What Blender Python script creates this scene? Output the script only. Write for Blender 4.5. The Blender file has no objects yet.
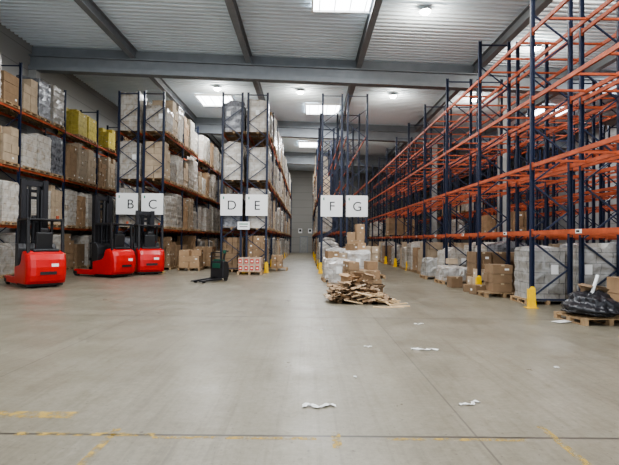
import bpy, math, random
from mathutils import Matrix, Vector, Euler
random.seed(7)
R = random.Random(11)
C = bpy.context.scene.collection
bpy.context.scene.view_settings.look = 'AgX - Medium High Contrast'

# ---------------------------------------------------------------- materials
def mat(name, col, rough=0.6, metal=0.0, noise=0.0, nscale=6.0, rnd=0.0, bump=0.0, bscale=30.0, spec=None, stretch=None):
    m = bpy.data.materials.new(name); m.use_nodes = True
    nt = m.node_tree; b = nt.nodes['Principled BSDF']
    b.inputs['Roughness'].default_value = rough
    b.inputs['Metallic'].default_value = metal
    if spec is not None: b.inputs['Specular IOR Level'].default_value = spec
    b.inputs['Base Color'].default_value = (*col, 1)
    tc = nt.nodes.new('ShaderNodeTexCoord')
    src = tc.outputs['Object']
    if stretch:
        mp = nt.nodes.new('ShaderNodeMapping'); mp.inputs['Scale'].default_value = stretch
        nt.links.new(src, mp.inputs['Vector']); src = mp.outputs['Vector']
    last = None
    if noise > 0:
        n = nt.nodes.new('ShaderNodeTexNoise'); n.inputs['Scale'].default_value = nscale; n.inputs['Detail'].default_value = 5
        nt.links.new(src, n.inputs['Vector'])
        cr = nt.nodes.new('ShaderNodeValToRGB')
        cr.color_ramp.elements[0].position = 0.3; cr.color_ramp.elements[1].position = 0.7
        cr.color_ramp.elements[0].color = (*[max(0, c*(1-noise)) for c in col], 1)
        cr.color_ramp.elements[1].color = (*[min(1, c*(1+noise)) for c in col], 1)
        nt.links.new(n.outputs['Fac'], cr.inputs['Fac']); last = cr.outputs['Color']
    if rnd > 0:
        oi = nt.nodes.new('ShaderNodeObjectInfo')
        mr = nt.nodes.new('ShaderNodeMapRange'); mr.inputs['To Min'].default_value = 1-rnd; mr.inputs['To Max'].default_value = 1+rnd
        nt.links.new(oi.outputs['Random'], mr.inputs['Value'])
        hs = nt.nodes.new('ShaderNodeHueSaturation')
        nt.links.new(mr.outputs['Result'], hs.inputs['Value'])
        hs.inputs['Color'].default_value = (*col, 1)
        if last: nt.links.new(last, hs.inputs['Color'])
        last = hs.outputs['Color']
    if last: nt.links.new(last, b.inputs['Base Color'])
    if bump > 0:
        n2 = nt.nodes.new('ShaderNodeTexNoise'); n2.inputs['Scale'].default_value = bscale; n2.inputs['Detail'].default_value = 3
        nt.links.new(src, n2.inputs['Vector'])
        bp = nt.nodes.new('ShaderNodeBump'); bp.inputs['Strength'].default_value = bump; bp.inputs['Distance'].default_value = 0.03
        nt.links.new(n2.outputs['Fac'], bp.inputs['Height']); nt.links.new(bp.outputs['Normal'], b.inputs['Normal'])
    return m
def emat(name, col, s):
    m = bpy.data.materials.new(name); m.use_nodes = True
    b = m.node_tree.nodes['Principled BSDF']
    b.inputs['Base Color'].default_value = (*col, 1)
    b.inputs['Emission Color'].default_value = (*col, 1); b.inputs['Emission Strength'].default_value = s
    return m
def wrapmat(name, ca, cb, veil, vf, rnd):
    m = bpy.data.materials.new(name); m.use_nodes = True
    nt = m.node_tree; N = nt.nodes; L = nt.links; b = N['Principled BSDF']; b.inputs['Roughness'].default_value = 0.25
    tc = N.new('ShaderNodeTexCoord'); sp = N.new('ShaderNodeSeparateXYZ'); L.new(tc.outputs['Object'], sp.inputs[0])
    ad = N.new('ShaderNodeMath'); ad.operation = 'ADD'; L.new(sp.outputs['X'], ad.inputs[0]); L.new(sp.outputs['Y'], ad.inputs[1])
    cb_ = N.new('ShaderNodeCombineXYZ'); L.new(ad.outputs[0], cb_.inputs['X']); L.new(sp.outputs['Z'], cb_.inputs['Y'])
    br = N.new('ShaderNodeTexBrick'); br.inputs['Scale'].default_value = 1.0; br.offset = 0.3
    br.inputs['Brick Width'].default_value = 0.42; br.inputs['Row Height'].default_value = 0.29; br.inputs['Mortar Size'].default_value = 0.012
    br.inputs['Color1'].default_value = (*ca, 1); br.inputs['Color2'].default_value = (*cb, 1); br.inputs['Mortar'].default_value = (*[c*.3 for c in ca], 1)
    L.new(cb_.outputs[0], br.inputs['Vector'])
    oi = N.new('ShaderNodeObjectInfo')
    n = N.new('ShaderNodeTexNoise'); n.noise_dimensions = '4D'; n.inputs['Scale'].default_value = 3.4; n.inputs['Detail'].default_value = 6; n.inputs['Distortion'].default_value = 1.2
    L.new(tc.outputs['Object'], n.inputs['Vector'])
    ml = N.new('ShaderNodeMath'); ml.operation = 'MULTIPLY'; ml.inputs[1].default_value = 37; L.new(oi.outputs['Random'], ml.inputs[0]); L.new(ml.outputs[0], n.inputs['W'])
    mr = N.new('ShaderNodeMapRange'); mr.inputs['From Min'].default_value = .3; mr.inputs['From Max'].default_value = .68
    mr.inputs['To Min'].default_value = max(0, vf-.4); mr.inputs['To Max'].default_value = min(1, vf+.35); L.new(n.outputs['Fac'], mr.inputs['Value'])
    mx = N.new('ShaderNodeMixRGB'); L.new(mr.outputs['Result'], mx.inputs['Fac']); L.new(br.outputs['Color'], mx.inputs[1]); mx.inputs[2].default_value = (*veil, 1)
    m2 = N.new('ShaderNodeMapRange'); m2.inputs['To Min'].default_value = 1-rnd; m2.inputs['To Max'].default_value = 1+rnd; L.new(oi.outputs['Random'], m2.inputs['Value'])
    hs = N.new('ShaderNodeHueSaturation'); L.new(m2.outputs['Result'], hs.inputs['Value']); L.new(mx.outputs['Color'], hs.inputs['Color'])
    L.new(hs.outputs['Color'], b.inputs['Base Color'])
    bp = N.new('ShaderNodeBump'); bp.inputs['Strength'].default_value = .6; bp.inputs['Distance'].default_value = .04
    L.new(n.outputs['Fac'], bp.inputs['Height']); L.new(bp.outputs['Normal'], b.inputs['Normal'])
    return m

M = {}
M['blue'] = mat('upright_blue_paint', (0.010, 0.018, 0.05), 0.45, noise=0.15)
M['orange'] = mat('beam_orange_paint', (0.42, 0.09, 0.035), 0.55, noise=0.28, nscale=3)
M['galv'] = mat('galvanised_steel', (0.42, 0.43, 0.44), 0.45, 0.6, noise=0.15)
M['yellow'] = mat('guard_yellow', (0.95, 0.58, 0.01), 0.5, noise=0.08)
M['carton'] = mat('brown_cardboard', (0.31, 0.205, 0.12), 0.8, noise=0.12, nscale=4, rnd=0.35)
M['carton2'] = mat('pale_cardboard', (0.42, 0.33, 0.235), 0.8, noise=0.12, nscale=4, rnd=0.3)
M['whitebox'] = mat('white_cardboard', (0.5, 0.36, 0.28), 0.7, noise=0.1, nscale=4)
M['tape'] = mat('packing_tape', (0.5, 0.4, 0.27), 0.4)
M['label'] = mat('paper_label', (0.8, 0.8, 0.78), 0.6)
M['wrap'] = wrapmat('stretch_wrapped_goods', (0.31, 0.25, 0.18), (0.38, 0.33, 0.27), (0.52, 0.51, 0.485), .48, .36)
M['wrapwhite'] = wrapmat('white_film_wrapped_goods', (0.31, 0.23, 0.16), (0.38, 0.34, 0.29), (0.60, 0.60, 0.60), .5, .1)
M['wrapgrey'] = wrapmat('grey_film_wrapped_goods', (0.23, 0.21, 0.18), (0.30, 0.28, 0.25), (0.47, 0.475, 0.47), .45, .05)
M['wrapdark'] = wrapmat('dark_wrapped_goods', (0.05, 0.05, 0.06), (0.09, 0.09, 0.1), (0.35, 0.36, 0.38), .3, .3)
M['wood'] = mat('pallet_wood', (0.34, 0.23, 0.13), 0.8, noise=0.25, nscale=5, rnd=0.2)
M['woodlight'] = mat('fresh_pine_wood', (0.5, 0.36, 0.21), 0.75, noise=0.2, nscale=5, rnd=0.2)
M['crate'] = mat('yellow_crate_plastic', (0.56, 0.45, 0.10), 0.5, noise=0.2, rnd=.25)
M['red'] = mat('truck_red_paint', (0.5, 0.012, 0.012), 0.3, noise=0.06)
M['redlabel'] = mat('red_print', (0.5, 0.03, 0.02), 0.5)
M['black'] = mat('black_plastic', (0.016, 0.016, 0.018), 0.45)
M['greypl'] = mat('dark_grey_plastic', (0.06, 0.06, 0.065), 0.5)
M['rubber'] = mat('wheel_rubber', (0.03, 0.03, 0.03), 0.8)
M['darkmetal'] = mat('dark_mast_steel', (0.022, 0.022, 0.026), 0.45, 0.4)
M['white'] = mat('white_board', (0.82, 0.83, 0.82), 0.5)
M['ink'] = mat('black_ink', (0.01, 0.01, 0.012), 0.6)
M['teal'] = mat('green_print', (0.02, 0.22, 0.12), 0.5)
M['green'] = mat('dark_green_cover', (0.012, 0.07, 0.045), 0.35)
M['column'] = mat('concrete_column', (0.33, 0.33, 0.32), 0.8, noise=0.1)
M['steelgrey'] = mat('grey_painted_steel', (0.22, 0.24, 0.26), 0.6, noise=0.08, nscale=2)
M['bag'] = mat('black_polythene', (0.02, 0.02, 0.024), 0.28, bump=0.8, bscale=7)
M['film'] = mat('crumpled_white_film', (0.75, 0.75, 0.73), 0.35, bump=0.4)
M['sky'] = emat('skylight_panel', (0.93, 0.97, 1.0), 8)
M['lamp'] = emat('led_lamp_face', (1.0, 0.96, 0.85), 60)

def floor_mat():
    m = bpy.data.materials.new('concrete_floor'); m.use_nodes = True
    nt = m.node_tree; N = nt.nodes; L = nt.links; b = N['Principled BSDF']
    geo = N.new('ShaderNodeNewGeometry')
    def noise(sc, det, rough=0.5, stretch=None, rz=.35, dist=0):
        n = N.new('ShaderNodeTexNoise'); n.inputs['Scale'].default_value = sc; n.inputs['Detail'].default_value = det
        n.inputs['Roughness'].default_value = rough; n.inputs['Distortion'].default_value = dist
        if stretch:
            mp = N.new('ShaderNodeMapping'); mp.inputs['Scale'].default_value = stretch; mp.inputs['Rotation'].default_value = (0, 0, rz)
            L.new(geo.outputs['Position'], mp.inputs['Vector']); L.new(mp.outputs['Vector'], n.inputs['Vector'])
        else: L.new(geo.outputs['Position'], n.inputs['Vector'])
        return n.outputs['Fac']
    def ramp(src, p0, c0, p1, c1):
        r = N.new('ShaderNodeValToRGB'); e = r.color_ramp.elements
        e[0].position = p0; e[0].color = (*c0, 1); e[1].position = p1; e[1].color = (*c1, 1)
        L.new(src, r.inputs['Fac']); return r.outputs['Color']
    def mul(a, bb, f=1.0):
        x = N.new('ShaderNodeMixRGB'); x.blend_type = 'MULTIPLY'; x.inputs['Fac'].default_value = f
        L.new(a, x.inputs[1]); L.new(bb, x.inputs[2]); return x.outputs['Color']
    base = ramp(noise(0.5, 9, 0.66), 0.3, (0.175, 0.155, 0.115), 0.7, (0.25, 0.227, 0.178))
    fine = ramp(noise(14, 9, 0.8), 0.3, (0.68, 0.67, 0.63), 0.62, (1, 1, 1))
    specks = ramp(noise(22, 4, 0.6), 0.30, (0.3, 0.26, 0.19), 0.36, (1, 1, 1))
    spots = ramp(noise(4.4, 8, 0.8), 0.33, (0.55, 0.49, 0.39), 0.43, (1, 1, 1))
    streak = ramp(noise(1.2, 8, 0.7, (9, .22, 1), .18, .3), 0.36, (0.72, 0.70, 0.66), 0.5, (1, 1, 1))
    streak2 = ramp(noise(1.0, 8, 0.7, (9, .25, 1), -.9, .4), 0.36, (0.74, 0.72, 0.70), 0.46, (1, 1, 1))
    scuff = ramp(noise(2.6, 9, 0.8, (1, 3, 1), .5, .8), 0.56, (0, 0, 0), 0.68, (1, 1, 1))
    col = mul(mul(mul(mul(mul(base, fine), spots, 0.55), streak, .6), specks, .85), streak2, .6)
    ms = N.new('ShaderNodeMixRGB'); ms.inputs[2].default_value = (0.32, 0.305, 0.26, 1)
    sc_ = N.new('ShaderNodeMath'); sc_.operation = 'MULTIPLY'; sc_.inputs[1].default_value = .25
    L.new(scuff, sc_.inputs[0]); L.new(sc_.outputs[0], ms.inputs['Fac']); L.new(col, ms.inputs[1]); col = ms.outputs['Color']
    sep = N.new('ShaderNodeSeparateXYZ'); L.new(geo.outputs['Position'], sep.inputs[0])
    def math_(op, a, v):
        x = N.new('ShaderNodeMath'); x.operation = op
        L.new(a, x.inputs[0]); x.inputs[1].default_value = v; return x.outputs[0]
    def joint(src, off, per, wid):
        a = math_('SUBTRACT', src, off - per*10 - per/2); a = math_('MODULO', a, per); a = math_('SUBTRACT', a, per/2)
        a = math_('ABSOLUTE', a, 0); a = math_('LESS_THAN', a, wid); return a
    for src, off, per, wid, f in ((sep.outputs['Y'], 3.93, 6.0, 0.017, 0.95), (sep.outputs['X'], 1.5, 5.2, 0.010, 0.6)):
        j = joint(src, off, per, wid)
        x = N.new('ShaderNodeMixRGB'); x.inputs[2].default_value = (0.045, 0.038, 0.03, 1)
        L.new(math_('MULTIPLY', j, f), x.inputs['Fac']); L.new(col, x.inputs[1]); col = x.outputs['Color']
    L.new(col, b.inputs['Base Color'])
    rr = N.new('ShaderNodeMapRange'); rr.inputs['From Min'].default_value = .3; rr.inputs['From Max'].default_value = .7
    rr.inputs['To Min'].default_value = 0.27; rr.inputs['To Max'].default_value = 0.46
    L.new(noise(1.4, 7, .65), rr.inputs['Value']); L.new(rr.outputs['Result'], b.inputs['Roughness'])
    bp = N.new('ShaderNodeBump'); bp.inputs['Strength'].default_value = 0.15; bp.inputs['Distance'].default_value = 0.01
    L.new(noise(18, 6), bp.inputs['Height']); L.new(bp.outputs['Normal'], b.inputs['Normal'])
    return m
M['floor'] = floor_mat()

def clad_mat(name, col, axis='Z', per=1.0):
    m = bpy.data.materials.new(name); m.use_nodes = True
    nt = m.node_tree; N = nt.nodes; L = nt.links; b = N['Principled BSDF']; b.inputs['Roughness'].default_value = 0.7
    geo = N.new('ShaderNodeNewGeometry'); sep = N.new('ShaderNodeSeparateXYZ'); L.new(geo.outputs['Position'], sep.inputs[0])
    a = N.new('ShaderNodeMath'); a.operation = 'DIVIDE'; a.inputs[1].default_value = per; L.new(sep.outputs[axis], a.inputs[0])
    f = N.new('ShaderNodeMath'); f.operation = 'FRACT'; L.new(a.outputs[0], f.inputs[0])
    l = N.new('ShaderNodeMath'); l.operation = 'LESS_THAN'; l.inputs[1].default_value = 0.04; L.new(f.outputs[0], l.inputs[0])
    x = N.new('ShaderNodeMixRGB'); x.inputs[1].default_value = (*col, 1); x.inputs[2].default_value = (*[c*0.7 for c in col], 1)
    L.new(l.outputs[0], x.inputs['Fac']); L.new(x.outputs['Color'], b.inputs['Base Color']); return m
M['wall'] = clad_mat('wall_panels', (0.32, 0.32, 0.31))
M['wallfar'] = clad_mat('pale_wall_panels', (0.30, 0.29, 0.265))
M['roof'] = mat('roof_deck_steel', (0.76, 0.84, 0.90), 0.5, 0.0, noise=0.06, nscale=0.4)

def worn_mat():
    m = bpy.data.materials.new('worn_yellow_paint'); m.use_nodes = True
    nt = m.node_tree; N = nt.nodes; L = nt.links; b = N['Principled BSDF']
    b.inputs['Base Color'].default_value = (0.40, 0.27, 0.06, 1); b.inputs['Roughness'].default_value = 0.6
    geo = N.new('ShaderNodeNewGeometry')
    n = N.new('ShaderNodeTexNoise'); n.inputs['Scale'].default_value = 9; n.inputs['Detail'].default_value = 8; n.inputs['Roughness'].default_value = 0.78
    L.new(geo.outputs['Position'], n.inputs['Vector'])
    r = N.new('ShaderNodeValToRGB'); r.color_ramp.elements[0].position = 0.46; r.color_ramp.elements[1].position = 0.55
    r.color_ramp.elements[1].color = (0.85, 0.85, 0.85, 1)
    L.new(n.outputs['Fac'], r.inputs['Fac']); L.new(r.outputs['Color'], b.inputs['Alpha']); return m
M['worn'] = worn_mat()

# ---------------------------------------------------------------- mesh builder
class MB:
    def __init__(s): s.v = []; s.f = []; s.m = []; s.mats = []
    def mi(s, k):
        if k not in s.mats: s.mats.append(k)
        return s.mats.index(k)
    def box(s, c, d, k, rot=None):
        b = len(s.v); i = s.mi(k); hx, hy, hz = d[0]/2, d[1]/2, d[2]/2
        for p in ((-hx,-hy,-hz),(hx,-hy,-hz),(hx,hy,-hz),(-hx,hy,-hz),(-hx,-hy,hz),(hx,-hy,hz),(hx,hy,hz),(-hx,hy,hz)):
            q = Vector(p)
            if rot is not None: q = rot @ q
            s.v.append((q.x+c[0], q.y+c[1], q.z+c[2]))
        for f in ((0,3,2,1),(4,5,6,7),(0,1,5,4),(1,2,6,5),(2,3,7,6),(3,0,4,7)):
            s.f.append(tuple(b+j for j in f)); s.m.append(i)
        return s
    def bar(s, p0, p1, w, h, k):
        p0 = Vector(p0); p1 = Vector(p1); d = p1-p0
        rot = d.to_track_quat('X', 'Z').to_matrix()
        return s.box((p0+p1)/2, (d.length, w, h), k, rot)
    def cyl(s, p0, p1, r, k, n=12, r2=None):
        p0 = Vector(p0); p1 = Vector(p1); r2 = r if r2 is None else r2
        q = (p1-p0).to_track_quat('Z', 'Y').to_matrix(); b = len(s.v); i = s.mi(k)
        for pc, rr in ((p0, r), (p1, r2)):
            for j in range(n):
                a = 2*math.pi*j/n; o = q @ Vector((math.cos(a)*rr, math.sin(a)*rr, 0)); s.v.append(tuple(pc+o))
        for j in range(n):
            s.f.append((b+j, b+(j+1) % n, b+n+(j+1) % n, b+n+j)); s.m.append(i)
        s.f.append(tuple(b+j for j in reversed(range(n)))); s.m.append(i)
        s.f.append(tuple(b+n+j for j in range(n))); s.m.append(i); return s
    def loft(s, rings, k):
        b = len(s.v); n = len(rings[0]); i = s.mi(k)
        for r in rings: s.v += [tuple(p) for p in r]
        for q in range(len(rings)-1):
            for j in range(n):
                s.f.append((b+q*n+j, b+q*n+(j+1) % n, b+(q+1)*n+(j+1) % n, b+(q+1)*n+j)); s.m.append(i)
        s.f.append(tuple(b+j for j in reversed(range(n)))); s.m.append(i)
        e = b+(len(rings)-1)*n
        s.f.append(tuple(e+j for j in range(n))); s.m.append(i); return s
    def prism(s, pts, y0, y1, k):
        return s.loft([[(p[0], y, p[1]) for p in pts] for y in (y0, y1)], k)
    def mesh(s, name, smooth=False):
        me = bpy.data.meshes.new(name); me.from_pydata(s.v, [], s.f)
        for k in s.mats: me.materials.append(M[k])
        me.polygons.foreach_set('material_index', s.m); me.update()
        import bmesh
        bm = bmesh.new(); bm.from_mesh(me); bmesh.ops.recalc_face_normals(bm, faces=bm.faces); bm.to_mesh(me); bm.free()
        return me

def ob(name, me, loc=(0,0,0), rot=(0,0,0), parent=None, bevel=0, **kw):
    o = bpy.data.objects.new(name, me); o.location = loc; o.rotation_euler = rot
    C.objects.link(o)
    if parent: o.parent = parent
    if bevel:
        b = o.modifiers.new('bevel', 'BEVEL'); b.width = bevel; b.segments = 4; b.limit_method = 'ANGLE'
    for k, v in kw.items(): o[k] = v
    return o
def top(name, me, label, category, loc=(0,0,0), rot=(0,0,0), group=None, bevel=0):
    o = ob(name, me, loc, rot, None, bevel, label=label, category=category)
    if group: o['group'] = group
    return o

# ---------------------------------------------------------------- room shell
XL, XR, YB, YF = -14.0, 20.6, -9.0, 60.0
def roofz(x): return 11.35 - 0.03*(x+14)
def struct(name, me): return ob(name, me, kind='structure')
struct('floor', MB().box(((XL+XR)/2, (YB+YF)/2, -0.1), (XR-XL, YF-YB, 0.2), 'floor').mesh('floor'))
struct('wall_left', MB().box((XL-0.1, (YB+YF)/2, 5.9), (0.2, YF-YB, 11.8), 'wall').mesh('wall_left'))
struct('wall_right', MB().box((XR+0.1, (YB+YF)/2, 5.9), (0.2, YF-YB, 11.8), 'wall').mesh('wall_right'))
struct('wall_far', MB().box(((XL+XR)/2, YF+0.1, 5.9), (XR-XL+0.4, 0.2, 11.8), 'wallfar').mesh('wall_far'))
def roof_mesh():
    v = []; f = []; xs = [XL, XR]; y = YB; prof = []
    while y < YF:
        prof += [(y, 0), (y+0.10, 0), (y+0.13, 0.12), (y+0.27, 0.12), (y+0.30, 0)]; y += 0.30
    for (yy, dz) in prof:
        for x in xs: v.append((x, min(yy, YF), roofz(x)+dz))
    for i in range(len(prof)-1):
        f.append((2*i, 2*i+2, 2*i+3, 2*i+1))
    me = bpy.data.meshes.new('ceiling'); me.from_pydata(v, [], f); me.materials.append(M['roof']); me.update(); return me
struct('ceiling', roof_mesh())
tn = 1
def trim(me):
    global tn
    o = struct('trim_%d' % tn, me); tn += 1; return o
for x in (-8.8, -3.0, 2.5, 8.4, 13.9, 18.6):
    z = roofz(x)-0.02; b = MB(); L_ = YF-YB; yc = (YB+YF)/2
    b.box((x, yc, z-0.02), (0.28, L_, 0.03), 'steelgrey').box((x, yc, z-0.25), (0.03, L_, 0.44), 'steelgrey').box((x, yc, z-0.47), (0.28, L_, 0.03), 'steelgrey')
    trim(b.mesh('roof_purlin'))
for yg in (-2.0, 10.2, 22.6, 34.9, 47.2):
    b = MB(); a = Vector((XL, yg, roofz(XL)-0.02)); c = Vector((XR, yg, roofz(XR)-0.02))
    for dz, h, w in ((-0.53, 0.06, 0.4), (-0.78, 0.50, 0.10), (-1.05, 0.05, 0.42)):
        b.bar(a+Vector((0, 0, dz)), c+Vector((0, 0, dz)), w, h, 'steelgrey')
    b.bar(a+Vector((0, 0, -1.16)), c+Vector((0, 0, -1.16)), 0.45, 0.22, 'steelgrey')
    b.bar(a+Vector((0, 0.1, -0.25)), c+Vector((0, 0.1, -0.25)), 0.06, 0.5, 'steelgrey')
    trim(b.mesh('roof_girder'))
for yg in (10.2, 22.6, 34.9):
    for x in (XL+0.2, 9.85, XR-0.2):
        zt = roofz(x)-1.30
        trim(MB().box((x, yg, zt/2), (0.38, 0.38, zt), 'column').box((x, yg, 0.01), (0.46, 0.46, 0.02), 'column').mesh('building_column'))
wn = 1
SKY = [(1.3, 16.6), (-6.0, 15.0), (1.0, 31.3), (-6.2, 30.3), (0.3, 43.0), (-0.3, 52.5), (16.0, 29.5), (6.0, 5), (-6.0, 5), (0.5, 5), (16.0, 20)]  # the farthest panel and its light are added to brighten the aisle end
for (x, y) in SKY:
    z = roofz(x)-0.03; b = MB(); hw = 1.15
    b.box((x, y, z), (2*hw, 2.3, 0.02), 'sky')
    for d in (-hw-.03, hw+.03): b.box((x+d, y, z-0.03), (0.07, 2.44, 0.12), 'white')
    for d in (-1.18, 1.18): b.box((x, y+d, z-0.03), (2*hw, 0.07, 0.12), 'white')
    for k in range(4): b.box((x-.9+k*0.6, y, z-0.02), (0.03, 2.3, 0.03), 'galv')
    struct('window_%d' % wn, b.mesh('skylight')); wn += 1
    l = bpy.data.lights.new('skylight_light', 'AREA'); l.shape = 'RECTANGLE'; l.size = 2.2; l.size_y = 2.1
    l.energy = 640 if y < 50 else 500; l.color = (0.95, 0.97, 1.0)
    lo = bpy.data.objects.new('skylight_light', l); lo.location = (x, y, z-0.12); C.objects.link(lo)
struct('door_1', MB().box((-0.4, YF-0.03, 1.1), (1.1, 0.06, 2.2), 'steelgrey').box((-0.4, YF-0.06, 1.05), (0.95, 0.04, 2.05), 'column').mesh('door'))

# ---------------------------------------------------------------- racking
def frame_mesh(H, depth=1.1):
    b = MB()
    for sx in (-1, 1):
        x = sx*(depth/2-0.05)
        b.box((x, 0, H/2), (0.10, 0.02, H), 'blue')
        b.box((x-0.045, -0.035, H/2), (0.012, 0.07, H), 'blue').box((x+0.045, -0.035, H/2), (0.012, 0.07, H), 'blue')
        b.box((x, 0, 0.006), (0.16, 0.14, 0.012), 'galv')
    z = 0.25; s = 1; e = depth/2-0.06
    b.bar((-e, 0.02, 0.2), (e, 0.02, 0.2), 0.03, 0.045, 'blue')
    while z+0.75 < H-0.1:
        b.bar((-e*s, 0.02, z), (e*s, 0.02, z+0.75), 0.03, 0.04, 'blue'); z += 0.75; s = -s
    b.bar((-e, 0.02, H-0.12), (e, 0.02, H-0.12), 0.03, 0.045, 'blue')
    return b.mesh('upright_frame')
FR = {h: frame_mesh(h) for h in (9.3, 8.6)}
def beam_mesh(L):
    b = MB(); b.box((0, 0, -0.05), (0.05, L, 0.10), 'orange')
    for s in (-1, 1): b.box((0, s*(L/2-0.01), -0.06), (0.06, 0.02, 0.2), 'orange')
    return b.mesh('beam')
BAY = 3.6
BEAM = beam_mesh(BAY-0.09)
SBAR = MB().box((0, 0, -0.03), (0.96, 0.05, 0.05), 'orange').box((0.49, 0, -0.04), (0.02, 0.07, 0.08), 'orange').box((-0.49, 0, -0.04), (0.02, 0.07, 0.08), 'orange').mesh('support_bar')
def guard_mesh():
    b = MB()
    b.prism([(-0.11, 0), (0.11, 0), (0.095, 0.16), (0.075, 0.50), (0.03, .56), (-0.03, .56), (-0.075, 0.50), (-0.095, 0.16)], -0.15, -0.13, 'yellow')
    b.box((0, -0.08, 0.006), (0.28, 0.24, 0.012), 'yellow')
    for s in (-1, 1): b.box((s*0.075, -0.08, 0.25), (0.014, 0.11, 0.48), 'yellow')
    return b.mesh('post_guard')
GUARD = guard_mesh()
BLAB = MB().box((0, 0, 0), (0.008, 0.22, 0.09), 'white').box((-0.006, 0.02, 0), (0.004, 0.12, 0.045), 'ink').mesh('location_label')
def rack(xc, ys, n, levels, H, labels=False, guards=(0,), sides=(-1, 1), sup=()):
    e = bpy.data.objects.new('pallet_rack', None); e.location = (xc, ys, 0); C.objects.link(e)
    e['label'] = 'tall pallet racking row with dark blue uprights and orange beams'; e['category'] = 'pallet rack'; e['group'] = 'rows of pallet racking'
    for i in range(n+1):
        ob('upright_frame', FR[H], (0, i*BAY, 0), parent=e)
        if i in guards:
            for s in (sides if i or len(sides) > 1 or labels else (-1, 1)): ob('post_guard', GUARD, (s*0.54, i*BAY, 0), parent=e, label='yellow steel post guard')
    for i in range(n):
        for z in levels:
            for s in (-1, 1): ob('beam', BEAM, (s*0.5, i*BAY+BAY/2, z), parent=e, label='orange load beam')
            if i in sup:
                for k in (-1.1, 0, 1.1): ob('support_bar', SBAR, (0, i*BAY+BAY/2+k, z), parent=e, label='orange pallet support bar')
        if labels:
            ob('location_label', BLAB, (-0.53, i*BAY+BAY/2-0.3, levels[0]-0.05), parent=e)
    return e
LV = [2.2, 4.7, 7.2]; RV = [2.0, 3.75, 5.5, 7.3]
Y0 = 23.2
XA, XB, XC_, XD, XE, XF, XG, XH, XI, XJ, XK = -13.05, -9.25, -7.95, -3.9, -2.6, 1.25, 2.55, 6.38, 7.68, 11.6, 12.9
rack(XA, Y0-2*BAY, 12, LV, 9.3, guards=tuple(range(10)), sides=(1,))
for x, sd in ((XB, (-1,)), (XC_, (1,)), (XD, (-1,)), (XE, (1,)), (XF, (-1,)), (XG, (1,))): rack(x, Y0, 10, LV, 9.3, guards=tuple(range(7)), sides=sd)
YH = 11.76
rack(XH, YH-2*BAY, 12, RV, 8.6, labels=True, guards=tuple(range(12)), sides=(-1,), sup=range(1, 9))
rack(XI, YH-BAY, 12, RV, 8.6, guards=(), sup=range(0, 8))
rack(XJ, YH, 11, RV, 8.6, guards=(), sup=range(0, 8)); rack(XK, YH, 11, RV, 8.6, guards=(), sup=range(0, 8))
rack(16.8, YH+BAY, 9, RV, 8.6, guards=()); rack(18.1, YH+BAY, 9, RV, 8.6, guards=())

# ---------------------------------------------------------------- pallets and loads
def pallet_into(b, w=1.2, d=1.0, k='wood', z0=0.0):
    for i in range(6): b.box((0, -d/2+0.055+i*(d-0.11)/5, z0+0.133), (w, 0.11, 0.022), k)
    for x in (-w/2+0.05, 0, w/2-0.05):
        b.box((x, 0, z0+0.111), (0.1, d, 0.022), k)
        for y in (-d/2+0.06, 0, d/2-0.06): b.box((x, y, z0+0.061), (0.1, 0.12, 0.078), k)
        b.box((x, 0, z0+0.011), (0.1, d, 0.022), k)
    return b
PAL = pallet_into(MB()).mesh('wooden_pallet')
PZ = 0.144
def carton_load(w, d, h, nx, ny, nz, k, seed, labels=True, withpal=False, topgap=0.0, red=False, jit=.012, z0=PZ):
    r = random.Random(seed); b = MB()
    if withpal: pallet_into(b)
    cw, cd, ch = w/nx, d/ny, h/nz
    for iz in range(nz):
        for ix in range(nx):
            for iy in range(ny):
                if iz == nz-1 and r.random() < topgap: continue
                j = [r.uniform(-jit, jit) for _ in range(2)]
                c = (-w/2+cw*(ix+.5)+j[0], -d/2+cd*(iy+.5)+j[1], z0+ch*(iz+.5))
                b.box(c, (cw-0.018, cd-0.018, ch-0.010), k)
                fy = c[1]-cd/2
                if iy == 0:
                    if not red: b.box((c[0], fy+0.006, c[2]+ch*0.42), (cw*0.16, 0.006, ch*0.14), 'tape')
                    if labels and not red and r.random() < .4: b.box((c[0]+cw*0.2, fy+0.006, c[2]), (cw*0.22, 0.006, ch*0.2), 'label')
                    if red: b.box((c[0]-cw*0.12, fy+0.005, c[2]), (cw*0.55, 0.006, ch*0.62), 'redlabel').box((c[0]-cw*0.12, fy+0.0, c[2]), (cw*0.3, 0.006, ch*0.2), 'label')
                if ix == 0 and labels and r.random() < .3: b.box((c[0]-cw/2+0.006, c[1]+cd*.15, c[2]), (0.006, cd*.22, ch*.22), 'label')
                if ix == nx-1 and labels and r.random() < .3: b.box((c[0]+cw/2-0.006, c[1]+cd*.15, c[2]), (0.006, cd*.22, ch*.22), 'label')
    return b.mesh('stacked_cartons')
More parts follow.
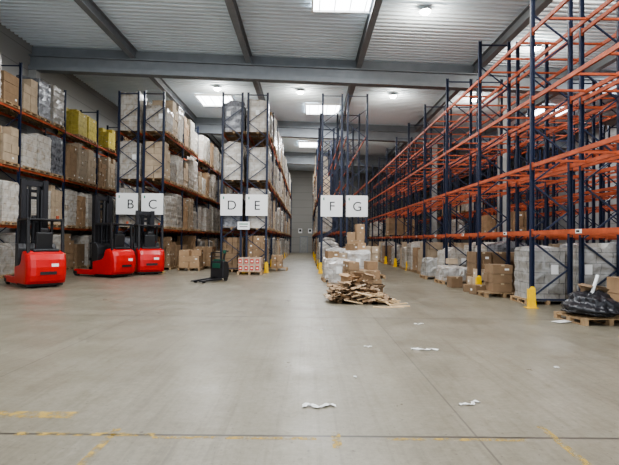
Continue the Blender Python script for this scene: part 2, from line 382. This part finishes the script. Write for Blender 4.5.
def wrap_load(w, d, h, k, seed, withpal=False, rough=.02):
    r = random.Random(seed); b = MB()
    if withpal: pallet_into(b)
    i = b.mi(k); nz = max(4, int(h/0.15))
    NX = 6; NY = 5
    pts = [(-w/2+w*t/NX, -d/2) for t in range(NX)]+[(w/2, -d/2+d*t/NY) for t in range(NY)]+[(w/2-w*t/NX, d/2) for t in range(NX)]+[(-w/2, d/2-d*t/NY) for t in range(NY)]
    n = len(pts); base = len(b.v); tx, ty = r.uniform(-.04, .04), r.uniform(-.03, .03)
    top_ = [r.uniform(-.18, .0) for _ in range(3)]
    for z in range(nz+1):
        lay = 1 - (0.025 if z % 2 else 0) - (0.06 if z == nz else 0)
        for (x, y) in pts:
            g = lay + r.uniform(-rough, rough); t = z/nz
            dz = r.uniform(-rough, rough) if z else 0
            if z == nz: dz += top_[0 if x < -w*.17 else (1 if x < w*.17 else 2)]
            b.v.append((x*g+tx*t, y*g+ty*t, PZ-(0.06 if z == 0 else 0)+h*t+dz))
    for z in range(nz):
        for j in range(n):
            b.f.append((base+z*n+j, base+z*n+(j+1) % n, base+(z+1)*n+(j+1) % n, base+(z+1)*n+j)); b.m.append(i)
    b.v.append((0, 0, PZ+h)); c = len(b.v)-1
    for j in range(n): b.f.append((base+nz*n+j, base+nz*n+(j+1) % n, c)); b.m.append(i)
    b.box((r.uniform(-.3, .3), -d/2-0.02, PZ+h*0.55), (0.2, 0.006, 0.26), 'label')
    return b.mesh('wrapped_goods')
def variants(withpal):
    V = {'carton': [], 'wrap': [], 'dark': [], 'crate': []}
    for s, (h, nx, ny, nz, k) in enumerate([(1.75, 3, 3, 5, 'carton'), (1.9, 2, 3, 6, 'carton2'), (1.5, 3, 2, 4, 'carton2'), (2.0, 3, 3, 7, 'carton2'), (1.2, 2, 2, 3, 'carton'), (1.65, 4, 3, 6, 'carton')]):
        V['carton'].append((carton_load(1.12, 0.98, h, nx, ny, nz, k, s, withpal=withpal, topgap=0.35, jit=.018), h))
    for s, h in enumerate((1.95, 1.75, 1.55, 2.05, 1.3, 1.85)):
        V['wrap'].append((wrap_load(1.14, 1.02, h, 'wrap', s+20, withpal), h))
    for s, h in enumerate((1.9, 1.6)): V['dark'].append((wrap_load(1.12, 0.98, h, 'wrapdark', s+40, withpal), h))
    V['crate'].append((carton_load(1.12, 0.98, 1.5, 3, 2, 6, 'crate', 60, labels=True, withpal=withpal, topgap=.3), 1.5))
    V['crate'].append((carton_load(1.12, 0.98, 1.25, 3, 2, 5, 'crate', 61, labels=True, withpal=withpal, topgap=.3), 1.25))
    return V
VN, VF = variants(False), variants(True)
LAB = {'carton': ('carton_pallet_load', 'brown cardboard cartons stacked on a wooden pallet', 'stack of boxes', 'carton pallets in the racking'),
       'wrap': ('wrapped_pallet_load', 'pallet load wrapped in clear stretch film', 'pallet load', 'film wrapped pallets in the racking'),
       'dark': ('dark_wrapped_pallet_load', 'dark pallet load wrapped in shiny film', 'pallet load', 'dark wrapped pallets in the racking'),
       'crate': ('crate_pallet_load', 'dull yellow cases stacked on a wooden pallet', 'stack of crates', 'yellow case pallets in the racking')}
def load(kind, x, y, z, rot=0, maxh=9, minh=0, idx=None):
    near = (y < 31)
    V = (VN if near else VF)[kind]
    c = [i for i in range(len(V)) if minh <= V[i][1] <= maxh] or [min(range(len(V)), key=lambda i: V[i][1])]
    i = R.choice(c) if idx is None else idx
    n, l, cat, g = LAB[kind]
    o = top(n, V[i][0], l, cat, (x, y, z), (0, 0, rot), g)
    if near: ob('wooden_pallet', PAL, parent=o)
    return o
def fill(xc, ys, n, levels, p, mix, floorp=0.9, minh=0, rule=None):
    for i in range(n):
        for li, z in enumerate([0]+levels):
            for k in (-1, 0, 1):
                y = ys+i*BAY+BAY/2+k*1.14
                pp = floorp if li == 0 else (p[li-1] if isinstance(p, (list, tuple)) else p)
                if callable(pp): pp = pp(i)
                if R.random() > pp: continue
                nxt = ([0]+levels+[9.9])[li+1]
                kind = R.choices(list(mix), list(mix.values()))[0]
                if rule: kind = rule(li, y) or kind
                load(kind, xc+R.uniform(-.05, .05), y+R.uniform(-.02, .02), z+0.001, R.choice((0, math.pi))+R.uniform(-.02, .02), maxh=min(2.1, nxt-z-0.36), minh=minh)
mixA = {'carton': 4.2, 'wrap': 5.5, 'dark': .3}
mixC = {'carton': 3, 'wrap': 6.6, 'dark': .4}
fill(XA, Y0-2*BAY, 9, LV, [.94, .94, .85], mixA, floorp=.8, minh=1.2, rule=lambda li, y: 'crate' if (li == 3 and 24.5 < y < 30) else None)
fill(XB, Y0, 1, LV, [1, 1, 1], {'wrap': 5, 'dark': 3}, floorp=.9, minh=1.6)
fill(XC_, Y0, 8, LV, [.97, .97, .9], mixC, minh=1.2)
fill(XD, Y0, 1, LV, [.9, 1, 1], {'wrap': 5, 'dark': 1, 'carton': 2}, floorp=.3, minh=1.5)
fill(XE, Y0, 9, LV, [.97, .97, .92], mixC, floorp=.8, minh=1.2)
fill(XF, Y0, 9, LV, [lambda i: .7 if i > 1 else 0, lambda i: .7 if i > 2 else 0, lambda i: .6 if i > 3 else 0], mixC, floorp=.8)
fill(XG, Y0, 1, LV, [.0, .0, 0], mixC, floorp=.7)
fill(XH, YH+BAY*1, 8, RV, [lambda i: .12 if i > 3 else 0, 0, 0, 0], {'carton': 5, 'wrap': 3}, floorp=.7)
fill(XI, YH, 9, RV, [lambda i: .1 if i > 4 else 0, 0, 0, 0], {'carton': 4, 'wrap': 4, 'dark': 1}, floorp=.8)
fill(XJ, YH+BAY, 6, RV, [lambda i: .4 if i > 1 else 0, lambda i: .15 if i > 2 else 0, .0, 0], {'carton': 5, 'wrap': 2, 'dark': 3}, floorp=.8)
fill(16.8, YH+2*BAY, 5, RV, [0, 0, 0, 0], {'carton': 5, 'dark': 3}, floorp=.9)

# ---------------------------------------------------------------- aisle signs
def text_mesh(s, size):
    cu = bpy.data.curves.new('t', 'FONT'); cu.body = s; cu.size = size; cu.align_x = 'CENTER'; cu.align_y = 'CENTER'; cu.extrude = 0.003; cu.offset = -0.003
    o = bpy.data.objects.new('t', cu); C.objects.link(o)
    dg = bpy.context.evaluated_depsgraph_get(); me = bpy.data.meshes.new_from_object(o.evaluated_get(dg))
    bpy.data.objects.remove(o); me.materials.clear(); me.materials.append(M['ink']); return me
BOARD = MB().box((0, 0, 0), (1.12, 0.02, 1.10), 'white').mesh('sign_board')
LOGO = MB().box((0, 0, 0), (0.06, 0.006, 0.13), 'teal').mesh('sign_mark')
for ch, x in (('B', XB), ('C', XC_), ('D', XD), ('E', XE), ('F', XF), ('G', XG)):
    s = top('aisle_sign', BOARD, 'square white aisle sign with the letter %s on the rack end' % ch, 'sign', (x, Y0-0.09, 3.46), group='lettered aisle signs')
    ob('letter', text_mesh(ch, 0.68), (0.02 + (.16 if ch == 'B' else 0), -0.014, -0.04), (math.pi/2, 0, 0), s)
    ob('printed_mark', LOGO, (-0.40, -0.014, 0.36), parent=s)
top('notice_board', MB().box((0, 0, 0), (0.62, 0.02, 0.4), 'white').box((0, -0.013, 0.08), (0.45, 0.004, 0.05), 'teal').box((0, -0.013, -0.05), (0.4, 0.004, 0.03), 'ink').mesh('notice'),
        'small white notice plate fixed between two racks', 'sign', (-3.25, Y0-0.14, 2.4))
for x in (-0.9, 0.4, 1.5):
    top('wall_notice', MB().box((0, 0, 0), (0.5, 0.03, 0.6), 'white').box((0, -0.02, .05), (0.3, 0.01, 0.3), 'ink').mesh('wall_notice'), 'white notice plate with dark print on the end wall', 'sign', (x, YF-0.03, 2.9), group='notices on the end wall')

# ---------------------------------------------------------------- reach trucks
TR = {}
def rounded(pts, hw, x0, amt):
    rings = []
    for y, f in ((-1, .35), (-.985, .6), (-.93, .8), (-.82, .92), (-.6, .985), (0, 1), (.6, .985), (.82, .92), (.93, .8), (.985, .6), (1, .35)):
        ring = []
        for (x, z) in pts:
            xx = x if x < x0 else x0+(x-x0)*(1-amt*(1-f))
            zz = z if z < .4 else .4+(z-.4)*(1-.13*(1-f))
            ring.append((xx, y*hw, zz))
        rings.append(ring)
    return rings
b = MB()
b.loft(rounded([(-0.05, .14), (0.7, .14), (1.16, .14), (1.25, .24), (1.30, .42), (1.31, .70), (1.27, .95), (1.18, 1.13), (1.04, 1.23), (0.86, 1.26), (0.76, 1.16), (0.68, .98), (0.56, .84), (0.40, 0.76), (0.10, 0.72), (-0.05, 0.68)], .63, .6, .75), 'red')
TR['chassis'] = b.mesh('chassis')
b = MB(); b.box((0.50, 0, .10), (1.10, 1.10, .10), 'black'); TR['skirt'] = b.mesh('skirt')
TR['vent'] = MB().box((1.31, 0, .5), (.02, .5, .10), 'black').mesh('vent_grille')
TR['top'] = MB().box((0.92, 0, 1.25), (.32, .8, .10), 'black').mesh('motor_cover')
b = MB()
b.prism([(-0.14, .62), (0.20, .62), (0.24, 1.0), (0.22, 1.30), (0.08, 1.48), (-0.14, 1.48)], -0.60, 0.60, 'black'); TR['console'] = b.mesh('console')
b = MB(); b.box((0.10, 0.28, 1.55), (0.05, 0.26, 0.2), 'greypl', Matrix.Rotation(-.3, 3, 'Y')); TR['display'] = b.mesh('display')
b = MB()
for i in range(4): b.cyl((.16, .14+i*.09, 1.38), (.2, .14+i*.09, 1.52), .012, 'greypl', 8).cyl((.2, .14+i*.09, 1.50), (.21, .14+i*.09, 1.56), .025, 'redlabel', 8)
TR['levers'] = b.mesh('control_levers')
b = MB(); b.cyl((0.24, -0.26, 1.36), (0.21, -0.26, 1.56), 0.02, 'black', 8)
for a in range(12):
    a0 = a*math.pi/6; a1 = (a+1)*math.pi/6
    b.bar((0.21+.16*math.cos(a0), -0.26+.16*math.sin(a0), 1.57), (0.21+.16*math.cos(a1), -0.26+.16*math.sin(a1), 1.57), .028, .028, 'black')
b.bar((0.05, -.26, 1.57), (0.37, -.26, 1.57), .02, .02, 'black'); TR['wheelsteer'] = b.mesh('steering_wheel')
b = MB(); b.box((0.58, 0, 1.04), (0.46, 0.54, 0.16), 'black'); b.box((0.80, 0, 1.50), (0.14, 0.52, 0.74), 'black', Matrix.Rotation(0.15, 3, 'Y'))
b.box((0.86, 0, 1.92), (0.10, 0.28, 0.18), 'black', Matrix.Rotation(0.15, 3, 'Y')); TR['seat'] = b.mesh('seat')
TR['armrest'] = MB().box((0.62, 0.33, 1.32), (0.38, 0.09, 0.07), 'greypl').mesh('armrest')
b = MB()
for y in (-0.53, 0.53):
    b.bar((1.02, y, 1.05), (0.94, y, 2.29), 0.09, 0.09, 'black'); b.bar((-0.10, y, 1.4), (-0.06, y, 2.29), 0.08, 0.08, 'black')
    b.bar((-0.10, y, 2.30), (1.0, y, 2.30), 0.08, 0.08, 'black')
for i in range(9): b.box((-0.08+i*0.13, 0, 2.30), (0.05, 1.08, 0.06), 'black')
TR['guard'] = b.mesh('overhead_guard')
b = MB(); b.box((-0.62, 0, .20), (1.3, 0.16, 0.22), 'red').box((-1.2, 0, .16), (.26, .17, .14), 'darkmetal'); TR['leg'] = b.mesh('support_leg')
b = MB(); b.cyl((0, -0.05, 0), (0, 0.05, 0), 0.14, 'rubber', 20).cyl((0, -0.055, 0), (0, 0.055, 0), 0.06, 'galv', 12); TR['wheel'] = b.mesh('wheel')
b = MB(); b.cyl((0, -0.08, 0), (0, 0.08, 0), 0.17, 'rubber', 20).cyl((0, -0.085, 0), (0, 0.085, 0), 0.07, 'galv', 12); TR['dwheel'] = b.mesh('drive_wheel')
def mast_mesh(H):
    b = MB(); h = H-.23; zc = .23+h/2
    for y in (-0.40, 0.40):
        b.box((-0.28, y, zc), (0.20, 0.05, h), 'darkmetal').box((-0.37, y*0.88, zc), (0.03, 0.16, h), 'darkmetal').box((-0.19, y*0.88, zc), (0.03, 0.16, h), 'darkmetal')
        b.box((-0.38, y*0.72, zc-.03), (0.14, 0.06, h-.1), 'darkmetal').box((-0.46, y*0.58, zc-.06), (0.12, 0.06, h-.2), 'darkmetal')
        b.cyl((-0.2, y*0.56, .4), (-0.2, y*0.56, H-.35), 0.055, 'darkmetal', 10)
    for t in (0.03, .3, .58, .97): b.box((-0.30, 0, .3+t*(h-.1)), (0.08, 0.82, 0.18), 'darkmetal')
    for t in (.80, .87, .93): b.box((-0.42, 0, .3+t*h), (0.06, 0.6, 0.10), 'darkmetal')
    b.cyl((-.27, 0, .4), (-.27, 0, H*.66), .08, 'darkmetal', 12)
    for y in (-.16, -.11, .11, .16): b.cyl((-0.3, y, .4), (-0.3, y, H-.2), 0.026, 'black', 6)
    for y in (-.2, .2): b.cyl((-.36, y-.03, H-.12), (-.36, y+.03, H-.12), .09, 'darkmetal', 16)
    return b.mesh('mast')
b = MB()
for z in (.35, .75): b.box((-0.55, 0, z), (0.05, 0.78, 0.12), 'darkmetal')
for i in range(6): b.box((-0.55, -.36+i*.144, 1.1), (0.03, .03, .7), 'darkmetal')
b.box((-0.55, 0, 1.46), (0.04, .78, .05), 'darkmetal'); TR['carriage'] = b.mesh('fork_carriage')
b = MB(); b.box((-0.60, 0, .38), (0.05, .12, .62), 'darkmetal'); b.prism([(-0.58, .07), (-0.58, .12), (-1.70, .085), (-1.72, .07)], -.06, .06, 'darkmetal'); TR['fork'] = b.mesh('fork')
TR['badge'] = MB().box((1.30, .2, .76), (.02, .22, .10), 'white').mesh('badge')
b = MB(); b.cyl((0.85, 0.4, 2.34), (0.85, 0.4, 2.44), 0.05, 'orange', 12); TR['beacon'] = b.mesh('beacon')
def reach_truck(x, y, rot, label, H=3.75):
    e = top('reach_truck', None, label, 'forklift', (x, y, 0), (0, 0, rot), 'red reach trucks')
    ch = ob('chassis', TR['chassis'], parent=e, bevel=0.02); ob('badge', TR['badge'], parent=ch); ob('vent_grille', TR['vent'], parent=ch)
    ob('skirt', TR['skirt'], parent=ch, bevel=.02); ob('motor_cover', TR['top'], parent=ch, bevel=.03)
    co = ob('console', TR['console'], parent=e, bevel=.03); ob('display', TR['display'], parent=co); ob('control_levers', TR['levers'], parent=co)
    ob('steering_wheel', TR['wheelsteer'], parent=e); se = ob('seat', TR['seat'], parent=e, bevel=.04); ob('armrest', TR['armrest'], parent=se, bevel=.02)
    og = ob('overhead_guard', TR['guard'], parent=e, bevel=.012); ob('beacon', TR['beacon'], parent=og, label='orange warning beacon')
    for yy in (-.52, .52):
        l = ob('support_leg', TR['leg'], (0, yy, 0), parent=e, bevel=.015); ob('wheel', TR['wheel'], (-1.18, 0, .14), parent=l)
    ob('drive_wheel', TR['dwheel'], (0.85, 0.3, .17), parent=e); ob('drive_wheel', TR['dwheel'], (0.85, -0.3, .17), parent=e)
    ob('mast', mast_mesh(H), parent=e); ob('fork_carriage', TR['carriage'], parent=e)
    for yy in (-.22, .22): ob('fork', TR['fork'], (0, yy, 0), parent=e)
    return e
reach_truck(-9.6, 16.0, math.radians(-42), 'red reach truck with tall black mast parked by the racking')
reach_truck(-8.95, 20.1, math.radians(-26), 'red reach truck with forks toward the racking', 3.6)
reach_truck(-7.85, 22.0, math.radians(-58), 'red reach truck parked behind another truck', 3.05)

# ---------------------------------------------------------------- pedestrian pallet truck
e = top('powered_pallet_truck', None, 'dark green and black powered pallet truck with long forks', 'pallet truck', (-3.65, 18.3, 0), (0, 0, math.radians(62)))
b = MB(); b.prism([(0, .12), (.36, .12), (.40, .3), (.38, .60), (.30, .78), (.05, .82), (0, .78)], -.33, .33, 'black'); ob('body', b.mesh('body'), parent=e, bevel=.04)
b = MB(); b.prism([(.02, .80), (.30, .77), (.28, .84), (.05, .88)], -.22, .22, 'green'); b.box((-0.02, 0, .62), (.04, .4, .2), 'green'); ob('cover', b.mesh('cover'), parent=e, bevel=.02)
b = MB()
for yy in (-.26, .26): b.bar((-.03, yy, .6), (-.03, yy, 1.15), .04, .04, 'black')
b.bar((-.03, -.26, 1.15), (-.03, .26, 1.15), .04, .04, 'black').bar((-.03, -.26, .98), (-.03, .26, .98), .025, .025, 'black'); ob('load_backrest', b.mesh('load_backrest'), parent=e)
b = MB(); b.bar((.36, 0, .35), (.52, 0, 1.18), .06, .06, 'black'); b.bar((.52, -.17, 1.20), (.52, .17, 1.20), .05, .05, 'black'); b.bar((.48, 0, 1.1), (.53, 0, 1.24), .14, .07, 'green'); ob('tiller', b.mesh('tiller'), parent=e, bevel=.01)
for yy in (-.2, .2):
    b = MB(); b.prism([(0, .05), (0, .14), (-1.15, .10), (-1.22, .05)], -.08, .08, 'darkmetal'); f = ob('fork', b.mesh('fork'), (0, yy, 0), parent=e)
    b = MB(); b.cyl((-1.0, -.05, .05), (-1.0, .05, .05), .05, 'rubber', 12); ob('load_wheel', b.mesh('load_wheel'), parent=f)
for yy in (-.25, .25):
    b = MB(); b.cyl((.28, -.04, .09), (.28, .04, .09), .09, 'rubber', 16); ob('castor_wheel', b.mesh('castor_wheel'), (0, yy, 0), parent=e)

# ---------------------------------------------------------------- floor goods
def stack(x, y, w, d, h, nx, ny, nz, k, seed, rot=0, name='carton_stack', label='stack of brown cardboard cartons on a pallet', pal=True, z=.001, **kw):
    o = top(name, carton_load(w, d, h, nx, ny, nz, k, seed, **kw), label, 'stack of boxes', (x, y, z), (0, 0, rot))
    if pal: ob('wooden_pallet', PAL, parent=o)
    return o
def wstack(x, y, w, d, h, k, seed, rot=0, label='white film wrapped goods on a wooden pallet', rough=.035):
    o = top('wrapped_goods', wrap_load(w, d, h, k, seed, rough=rough), label, 'pallet load', (x, y, 0.001), (0, 0, rot)); ob('wooden_pallet', PAL, parent=o); return o
def box1(name_seed, x, y, z, w, d, h, rot, k='carton'):
    return top('cardboard_box', carton_load(w, d, h, 1, 1, 1, k, name_seed, z0=0, jit=0), 'closed brown cardboard box with tape', 'cardboard box', (x, y, z+.001), (0, 0, rot), 'loose cardboard boxes')
stack(-2.75, 22.2, 1.1, .95, .66, 4, 2, 2, 'whitebox', 70, red=True, label='pale cartons with red print stacked on a pallet')
stack(-1.65, 25.2, 0.6, .8, .7, 2, 2, 2, 'carton', 71)
stack(-6.3, 24.6, 1.1, .9, .95, 2, 2, 3, 'carton', 72, topgap=.3); stack(-6.0, 26.5, 1.1, .9, 1.1, 3, 2, 3, 'carton', 73); stack(-5.9, 28.4, 1.1, .9, .8, 2, 2, 2, 'carton2', 74)
# goods in front of racks F / G
wstack(1.25, 18.8, 1.1, 1.0, .85, 'wrapwhite', 80, .06); wstack(2.2, 20.0, 1.15, 1.0, 1.15, 'wrapwhite', 81, -.05)
wstack(1.45, 21.3, 1.1, .95, 1.2, 'wrapwhite', 82)
stack(2.35, 21.9, 0.82, .8, 2.35, 2, 2, 6, 'carton', 83, label='tall narrow column of brown cartons on a pallet', topgap=.4, jit=.035)
stack(2.95, 20.7, 0.6, .7, 1.3, 2, 2, 4, 'carton2', 86, jit=.03, topgap=.4)
box1(201, 1.05, 18.7, .95, .5, .4, .3, .3); box1(202, 1.5, 18.9, .93, .4, .4, .25, -.2, 'carton2'); box1(203, 2.0, 20.0, 1.25, .45, .4, .3, .5); box1(204, 2.4, 20.1, 1.25, .4, .4, .35, .2)
stack(1.85, 15.2, 1.1, .95, .85, 3, 2, 3, 'carton', 84, rot=.15, topgap=.5, jit=.03); wstack(1.4, 16.9, 1.1, .95, .85, 'wrapwhite', 85, -.1)
def open_carton(w, d, h):
    b = MB(); t = .008
    b.box((0, 0, t/2), (w, d, t), 'carton')
    for s in (-1, 1):
        b.box((s*(w/2-t/2), 0, h/2), (t, d, h), 'carton').box((0, s*(d/2-t/2), h/2), (w, t, h), 'carton')
        b.box((s*(w/2+.06), 0, h+.02), (.14, d*.98, t), 'carton', Matrix.Rotation(s*.35, 3, 'Y'))
        b.box((0, s*(d/2+.05), h-.03), (w*.98, .12, t), 'carton', Matrix.Rotation(s*-.9*-1, 3, 'X'))
    return b.mesh('open_carton')
OC = open_carton(.45, .36, .32)
for (x, y, z, r, tilt) in ((.98, 13.7, .002, .3, 0), (1.3, 13.6, .33, .8, .12), (2.1, 13.8, .002, 1.1, 0), (1.7, 13.6, .35, 2.0, .2)):
    top('open_carton', OC, 'empty open brown cardboard box', 'cardboard box', (x, y, z), (tilt, 0, r), 'open boxes beside the scrap pile')
SH = []
for s in range(7):
    rr = random.Random(s+5); b = MB(); i = b.mi('carton2' if s == 1 else 'carton'); n = 6; w, d = rr.uniform(.24, .46), rr.uniform(.18, .32)
    for k in range(2):
        for a in range(n+1):
            for c in range(n+1):
                ex = .03*math.sin(c*2.3+s)*(1 if a in (0, n) else 0)
                b.v.append((-w/2+w*a/n+ex, -d/2+d*c/n, .03*math.sin(a*.9+s)+(.035 if a < 2 and s % 2 else 0)+.012*k))
    q = (n+1)**2
    for a in range(n):
        for c in range(n):
            p = a*(n+1)+c; b.f += [(p, p+n+1, p+n+2, p+1), (q+p, q+p+1, q+p+n+2, q+p+n+1)]; b.m += [i, i]
    SH.append(b.mesh('flattened_carton'))
PL = MB().box((0, 0, 0), (.5, .08, .022), 'woodlight').mesh('plank')
def hill(x, y): return max(0, 1-(abs(x-1.35)/.85)**1.6)*max(0, 1-(abs(y-12.85)/.8)**2)
cnt = 0
while cnt < 150:
    x = .7+1.5*R.random(); y = 12.15+R.random()*1.35; hh = hill(x, y)
    if hh < .02: continue
    z = .05+.55*hh*R.uniform(.25, 1); cnt += 1
    top('flattened_carton', R.choice(SH), 'torn piece of brown cardboard on a scrap pile', 'cardboard sheet', (x, y, z), (R.uniform(-.35, .35), R.uniform(-.4, .4), R.uniform(0, 3.1)), 'torn cardboard in the scrap pile')
for k in range(34):
    x = 1.25+1.15*R.random(); y = 11.95+R.random()*.7
    z = .03+.32*max(0, 1-abs(x-1.6)/.8)*R.uniform(.2, 1)
    top('wooden_plank', PL, 'broken light wooden pallet board on a scrap pile', 'plank', (x, y, z), (R.uniform(-.15, .15), R.uniform(-.25, .25), R.uniform(-1.2, 1.2)), 'broken boards in the scrap pile')
for (x, y, r) in ((2.25, 11.5, .2), (2.45, 11.75, -.3), (1.95, 11.45, -.15), (2.5, 12.1, .5)):
    top('wooden_plank', PL, 'light wooden board lying flat on the floor', 'plank', (x, y, .012), (0, 0, r), 'broken boards in the scrap pile')
top('wooden_pallet', PAL, 'worn empty wooden pallet under the cardboard pile', 'pallet', (1.35, 12.8, .001), (0, 0, .2))
# right-hand side
wstack(6.6, 12.75, 1.0, .9, 1.48, 'wrapgrey', 90, label='tall film wrapped carton block on a pallet', rough=.02)
wstack(7.7, 12.3, 1.05, .95, 1.55, 'wrapgrey', 91, label='tall film wrapped carton block on a pallet', rough=.02); stack(7.75, 10.4, 1.0, .9, .75, 2, 2, 2, 'carton', 96)
stack(6.05, 14.2, .62, .7, .85, 1, 2, 3, 'carton', 92, topgap=0, jit=.03); stack(6.3, 15.8, 1.0, .8, .62, 3, 2, 2, 'carton2', 93, jit=.03, topgap=.3)
wstack(5.95, 18.3, 1.1, .95, .62, 'wrapwhite', 94, .05, rough=.06); wstack(5.9, 20.6, 1.1, .95, .8, 'wrapgrey', 95, rough=.06)
box1(210, 5.55, 14.6, 0, .4, .35, .3, .3); box1(211, 5.6, 15.3, 0, .5, .35, .25, -.2); box1(212, 6.2, 15.8, .79, .45, .4, .28, .5); box1(213, 5.9, 18.3, .79, .4, .3, .22, .1, 'carton2'); box1(214, 5.5, 16.7, 0, .45, .4, .4, .15)
def blob(name, w, d, h, k, seed):
    import bmesh
    bm = bmesh.new(); bmesh.ops.create_icosphere(bm, subdivisions=5, radius=1); rr = random.Random(seed)
    ph = [rr.uniform(0, 6) for _ in range(6)]
    for v in bm.verts:
        x, y, z = v.co; g = 1+.08*math.sin(5*x+ph[0])*math.sin(4*y+ph[1])+.06*math.sin(11*z+ph[2]+3*x)+.05*math.sin(17*x+ph[3])*math.sin(15*y+ph[4])
        g += .03*abs(math.sin(23*x+9*y+ph[5]))
        z2 = z if z > 0 else z*.35
        sx = (1-.25*max(0, z))
        v.co = Vector((x*g*w/2*sx, y*g*d/2*sx, z2*h*g*.8+h*.28))
        if v.co.z < 0: v.co.z = 0
    for f in bm.faces: f.smooth = True
    me = bpy.data.meshes.new(name); bm.to_mesh(me); bm.free(); me.materials.append(M[k]); return me
top('wooden_pallet', PAL, 'wooden pallet under black plastic waste bags', 'pallet', (6.25, 9.75, .001), (0, 0, .08))
top('waste_bag', blob('waste_bag', 1.2, 1.05, .5, 'bag', 3), 'crumpled black plastic waste bag on a pallet', 'plastic bag', (6.15, 9.65, .146))
b = MB(); b.bar((0, 0, 0), (.2, .06, .5), .06, .03, 'white'); top('wooden_lath', b.mesh('wooden_lath'), 'pale thin lath sticking up from a black bag', 'stick', (6.0, 9.5, .52))
OC2 = open_carton(.36, .3, .14)
top('open_carton', OC2, 'small open brown carton on a black bag', 'cardboard box', (6.2, 9.75, .60), (.1, .12, .4))
b = MB(); b.bar((-.25, 0, .02), (.25, .03, .02), .2, .008, 'film'); top('cardboard_scrap', b.mesh('cardboard_scrap'), 'flat pale cardboard scrap on the floor', 'scrap', (5.5, 9.6, 0), (0, 0, .4))

def crumple(w, d, seed):
    rr = random.Random(seed); b = MB(); i = b.mi('film'); n = 12
    for a in range(n+1):
        for c in range(5):
            edge = .5+.5*math.sin(a*1.7+seed)
            b.v.append((-w/2+w*a/n+rr.uniform(-.01, .01), (-d/2+d*c/4)*(.3+.7*edge)+.03*math.sin(a*.8), .004+rr.uniform(0, .018)))
    for a in range(n):
        for c in range(4): p = a*5+c; b.f.append((p, p+5, p+6, p+1)); b.m.append(i)
    return b.mesh('film_scrap')
for i, (x, y, w, d, r) in enumerate(((.14, 4.62, .34, .09, .1), (1.72, 4.72, .26, .06, .4), (1.86, 7.05, .42, .10, -.1), (.99, 7.2, .12, .05, 0), (0.62, 5.6, .03, .02, .3), (2.3, 9.2, .2, .06, .2), (.3, 8.5, .04, .03, 0), (3.4, 6.1, .03, .02, .5))):
    top('film_scrap', crumple(w, d, i), 'torn crumpled white plastic film scrap on the floor', 'litter', (x, y, .001), (0, 0, r), 'plastic scraps on the floor')
for (x, y, w, d) in ((-2.65, 4.35, .9, .16), (-1.67, 3.6, .07, .9), (2.17, 3.7, .07, .95), (.27, 3.85, .08, .3), (-1.9, 3.93, 1.2, .07), (1.3, 3.88, 1.2, .05), (-.6, 3.88, 1.4, .05)):
    me = bpy.data.meshes.new('floor_marking'); me.from_pydata([(-w/2, -d/2, 0), (w/2, -d/2, 0), (w/2, d/2, 0), (-w/2, d/2, 0)], [], [(0, 1, 2, 3)]); me.materials.append(M['worn'])
    top('floor_marking', me, 'worn yellow painted line on the concrete floor', 'floor marking', (x, y, .002), group='worn yellow floor lines')

# ---------------------------------------------------------------- high bay lamps
b = MB(); b.cyl((0, 0, 0), (0, 0, .08), .22, 'galv', 20, .16); b.cyl((0, 0, .08), (0, 0, .17), .05, 'galv', 12); HB = b.mesh('lamp_housing')
b = MB(); b.cyl((0, 0, -.09), (0, 0, 0), .13, 'lamp', 20, .21); HL = b.mesh('lamp_lens')
for (x, y) in ((4.5, 17.3), (-5.6, 27.5), (-.5, 27.5), (5.2, 27.5), (-5.6, 38), (-.5, 37.5), (-.7, 49), (5.2, 38), (10.2, 20), (10.2, 27.5), (10.2, 15), (-5.6, 12.2), (4.5, 8)):
    z = roofz(x)-.18
    o = top('high_bay_lamp', HB, 'round high bay lamp fixed to the roof, switched on', 'ceiling lamp', (x, y, z), group='high bay lamps'); ob('lamp_lens', HL, parent=o)
    l = bpy.data.lights.new('lamp_light', 'POINT'); l.shadow_soft_size = .15; l.energy = 170; l.color = (1, .95, .85)
    lo = bpy.data.objects.new('lamp_light', l); lo.location = (x, y, z-.28); C.objects.link(lo)

# ---------------------------------------------------------------- world & camera
w = bpy.data.worlds.new('world'); bpy.context.scene.world = w; w.use_nodes = True
bg = w.node_tree.nodes['Background']; bg.inputs['Color'].default_value = (.90, .95, 1, 1); bg.inputs['Strength'].default_value = 2.5
cam = bpy.data.cameras.new('camera'); co = bpy.data.objects.new('camera', cam); C.objects.link(co)
cam.sensor_width = 36; cam.lens = 450/619*36; cam.clip_end = 200
co.matrix_world = Matrix.Translation((0, 0, 1.7)) @ Matrix.Rotation(math.radians(-.32), 4, 'Z') @ Matrix.Rotation(math.radians(90.95), 4, 'X') @ Matrix.Rotation(math.radians(.6), 4, 'Z')
bpy.context.scene.camera = co
